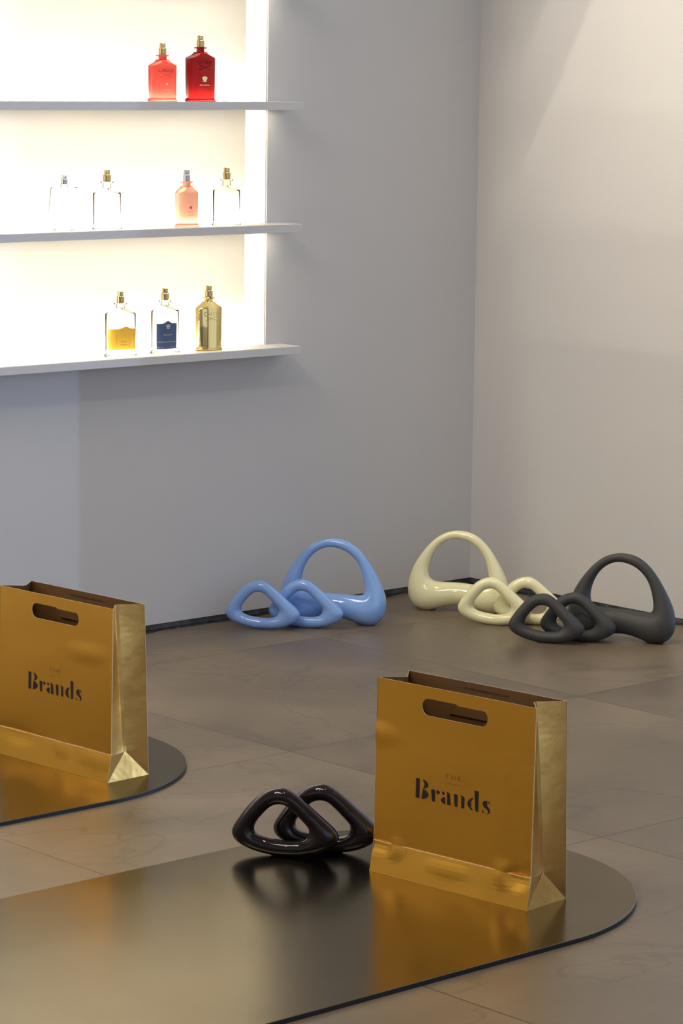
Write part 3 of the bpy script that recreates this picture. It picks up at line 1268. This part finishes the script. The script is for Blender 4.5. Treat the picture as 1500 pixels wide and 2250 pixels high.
Wd_, Dd = 0.0325, 0.0165
o = bottle(-0.7450, Z_T, 'taller dark red perfume bottle with gold badge on the highest shelf')
flask_body(Wd_, Dd, 0.0785, 0.0900, 0.0978, M['dark_red'], o)
sprayer(0.0990, M['gold_metal'], o)
front_text(o, 'CREED', 0.0085, 0.034, -0.002, 0.0690, M['dark_red'], Wd_, Dd, 'embossed_name', ext=0.0002)
crossed_canes(o, -0.002, 0.0630, 0.013, M['dark_red'], Wd_, Dd)
plume(o, -0.0025, 0.0375, 0.0088, M['foil'], Wd_, Dd)
front_text(o, 'OUD ZARIAN', 0.0036, 0.0225, -0.0025, 0.0285, M['foil'], Wd_, Dd)


# middle shelf: rounded clear bottle
def oval_bottle(o):
    rows = [(0.0, 0.017), (0.0015, 0.0195), (0.008, 0.0245), (0.016, 0.0290), (0.026, 0.0315), (0.036, 0.0320), (0.052, 0.0305), (0.066, 0.0285), (0.0755, 0.0275), (0.0775, 0.0255)]
    nx = 36
    vs, fs = [], []
    for z, w in rows:
        for i in range(nx):
            a = 2 * PI * i / nx
            c, s = math.cos(a), math.sin(a)
            vs.append((w * math.copysign(abs(c) ** 0.75, c), 0.013 * (w / 0.032) ** 0.5 * math.copysign(abs(s) ** 0.75, s), z))
    for r in range(len(rows) - 1):
        for i in range(nx):
            j = (i + 1) % nx
            fs.append((r * nx + i, r * nx + j, (r + 1) * nx + j, (r + 1) * nx + i))
    fs.append(tuple(range(nx - 1, -1, -1)))
    fs.append(tuple((len(rows) - 1) * nx + i for i in range(nx)))
    mesh_obj('glass_body', vs, fs, M['glass'], o, smooth=False)
    v, f = lathe([(0.0065, 0.0776), (0.0060, 0.0828)], 30)
    mesh_obj('neck', v, f, M['glass'], o)
    sprayer(0.0830, M['silver_metal'], o, rl=0.0060, hl=0.0090, ru=0.0045, hu=0.0070)


o = bottle(-1.0570, Z_M, 'rounded clear glass perfume bottle with silver sprayer, leftmost on the middle shelf')
oval_bottle(o)
o = bottle(-0.9610, Z_M, 'clear glass perfume bottle with gold sprayer, beside the rounded clear bottle')
flask_body(0.0290, 0.0155, 0.0640, 0.0755, 0.0845, M['glass'], o)
sprayer(0.0858, M['gold_metal'], o)
Wp, Dp = 0.0240, 0.0150
o = bottle(-0.7760, Z_M, 'peach pink perfume bottle with silver sprayer on the middle shelf')
flask_body(Wp, Dp, 0.0625, 0.0745, 0.0818, M['pink'], o)
sprayer(0.0830, M['silver_metal'], o, rl=0.0064)
plume(o, -0.002, 0.0335, 0.0048, M['print_pink'], Wp, Dp)
front_text(o, 'SPRING', 0.0038, 0.0125, -0.002, 0.0265, M['print_pink'], Wp, Dp)
front_text(o, 'FLOWER', 0.0038, 0.0145, -0.002, 0.0205, M['print_pink'], Wp, Dp)
o = bottle(-0.6800, Z_M, 'pale yellow glass perfume bottle with gold sprayer, rightmost on the middle shelf')
flask_body(0.0300, 0.0155, 0.0640, 0.0755, 0.0845, M['glass_warm'], o)
sprayer(0.0858, M['gold_metal'], o)
front_text(o, 'CREED', 0.0085, 0.034, -0.003, 0.0530, M['glass_warm'], 0.0300, 0.0155, 'embossed_name', ext=0.0002)

# lowest shelf
Wy, Dy = 0.0325, 0.0160
o = bottle(-0.9300, Z_B, 'clear perfume bottle with a wide yellow label, leftmost on the lowest shelf')
flask_body(Wy, Dy, 0.0770, 0.0895, 0.0960, M['glass'], o)
sprayer(0.0972, M['gold_metal'], o, aim=0.35)
p = wrap_panel(o, 'label_panel', 0.0318, 0.0125, 0.0510, 0.0552, M['yellow'], Wy, Dy)
for (a, b, c, d) in [(-0.020, 0.008, 0.0180, 0.0184), (-0.020, 0.008, 0.0400, 0.0404)]:
    ln = poly_mesh('label_border', [[(a, c), (b, c), (b, d), (a, d)]], M['print_dark'], p)
    map_mesh(ln, lambda v: Vector((v.x, -bottle_depth(v.x, Wy, Dy) - 0.0007, v.z)))
for xx in (-0.020, 0.0076):
    ln = poly_mesh('label_border', [[(xx, 0.018), (xx + 0.0004, 0.018), (xx + 0.0004, 0.0404), (xx, 0.0404)]], M['print_dark'], p)
    map_mesh(ln, lambda v: Vector((v.x, -bottle_depth(v.x, Wy, Dy) - 0.0007, v.z)))
front_text(p, 'NEROLI', 0.0034, 0.0120, -0.005, 0.0265, M['print_dark'], Wy, Dy, lift=0.0007)
front_text(p, 'SAUVAGE', 0.0034, 0.0150, -0.005, 0.0210, M['print_dark'], Wy, Dy, lift=0.0007)

Wb, Db = 0.0300, 0.0150
o = bottle(-0.8260, Z_B, 'clear perfume bottle with a narrow blue label, middle of the lowest shelf')
flask_body(Wb, Db, 0.0770, 0.0895, 0.0960, M['glass'], o)
sprayer(0.0985, M['gold_metal'], o, aim=0.1)
p = wrap_panel(o, 'label_panel', 0.0215, 0.0085, 0.0560, 0.0610, M['blue_label'], Wb, Db, xc=-0.005)
plume(p, -0.005, 0.0470, 0.0075, M['print_pale'], Wb + 0.0004, Db + 0.0006)
front_text(p, 'EROLFA', 0.0045, 0.0190, -0.005, 0.0335, M['print_pale'], Wb, Db, lift=0.0008)
ln = poly_mesh('label_rule', [[(-0.0255, 0.0225), (0.0155, 0.0225), (0.0155, 0.0229), (-0.0255, 0.0229)], [(-0.0255, 0.0212), (0.0155, 0.0212), (0.0155, 0.0216), (-0.0255, 0.0216)]], M['print_pale'], p)
bm = bmesh.new(); bm.from_mesh(ln.data)
bmesh.ops.subdivide_edges(bm, edges=bm.edges[:], cuts=8, use_grid_fill=True); bm.to_mesh(ln.data); bm.free()
map_mesh(ln, lambda v: Vector((v.x, -bottle_depth(v.x, Wb, Db) - 0.0009, v.z)))
front_text(p, '75 ML', 0.0036, 0.0110, -0.0190, 0.0105, M['print_pale'], Wb, Db, lift=0.0008)
front_text(p, '2.5 FL.OZ', 0.0036, 0.0140, 0.0078, 0.0105, M['print_pale'], Wb, Db, lift=0.0008)

Wg, Dg = 0.0285, 0.0160
o = bottle(-0.7215, Z_B, 'mirror gold perfume bottle with embossed name, rightmost on the lowest shelf')
flask_body(Wg, Dg, 0.0785, 0.0905, 0.0980, M['gold_glass'], o)
sprayer(0.0992, M['gold_metal'], o)
front_text(o, 'CREED', 0.0095, 0.034, -0.005, 0.0660, M['gold_glass'], Wg, Dg, 'embossed_name', ext=0.0003)
crossed_canes(o, -0.005, 0.0615, 0.0165, M['gold_glass'], Wg, Dg)
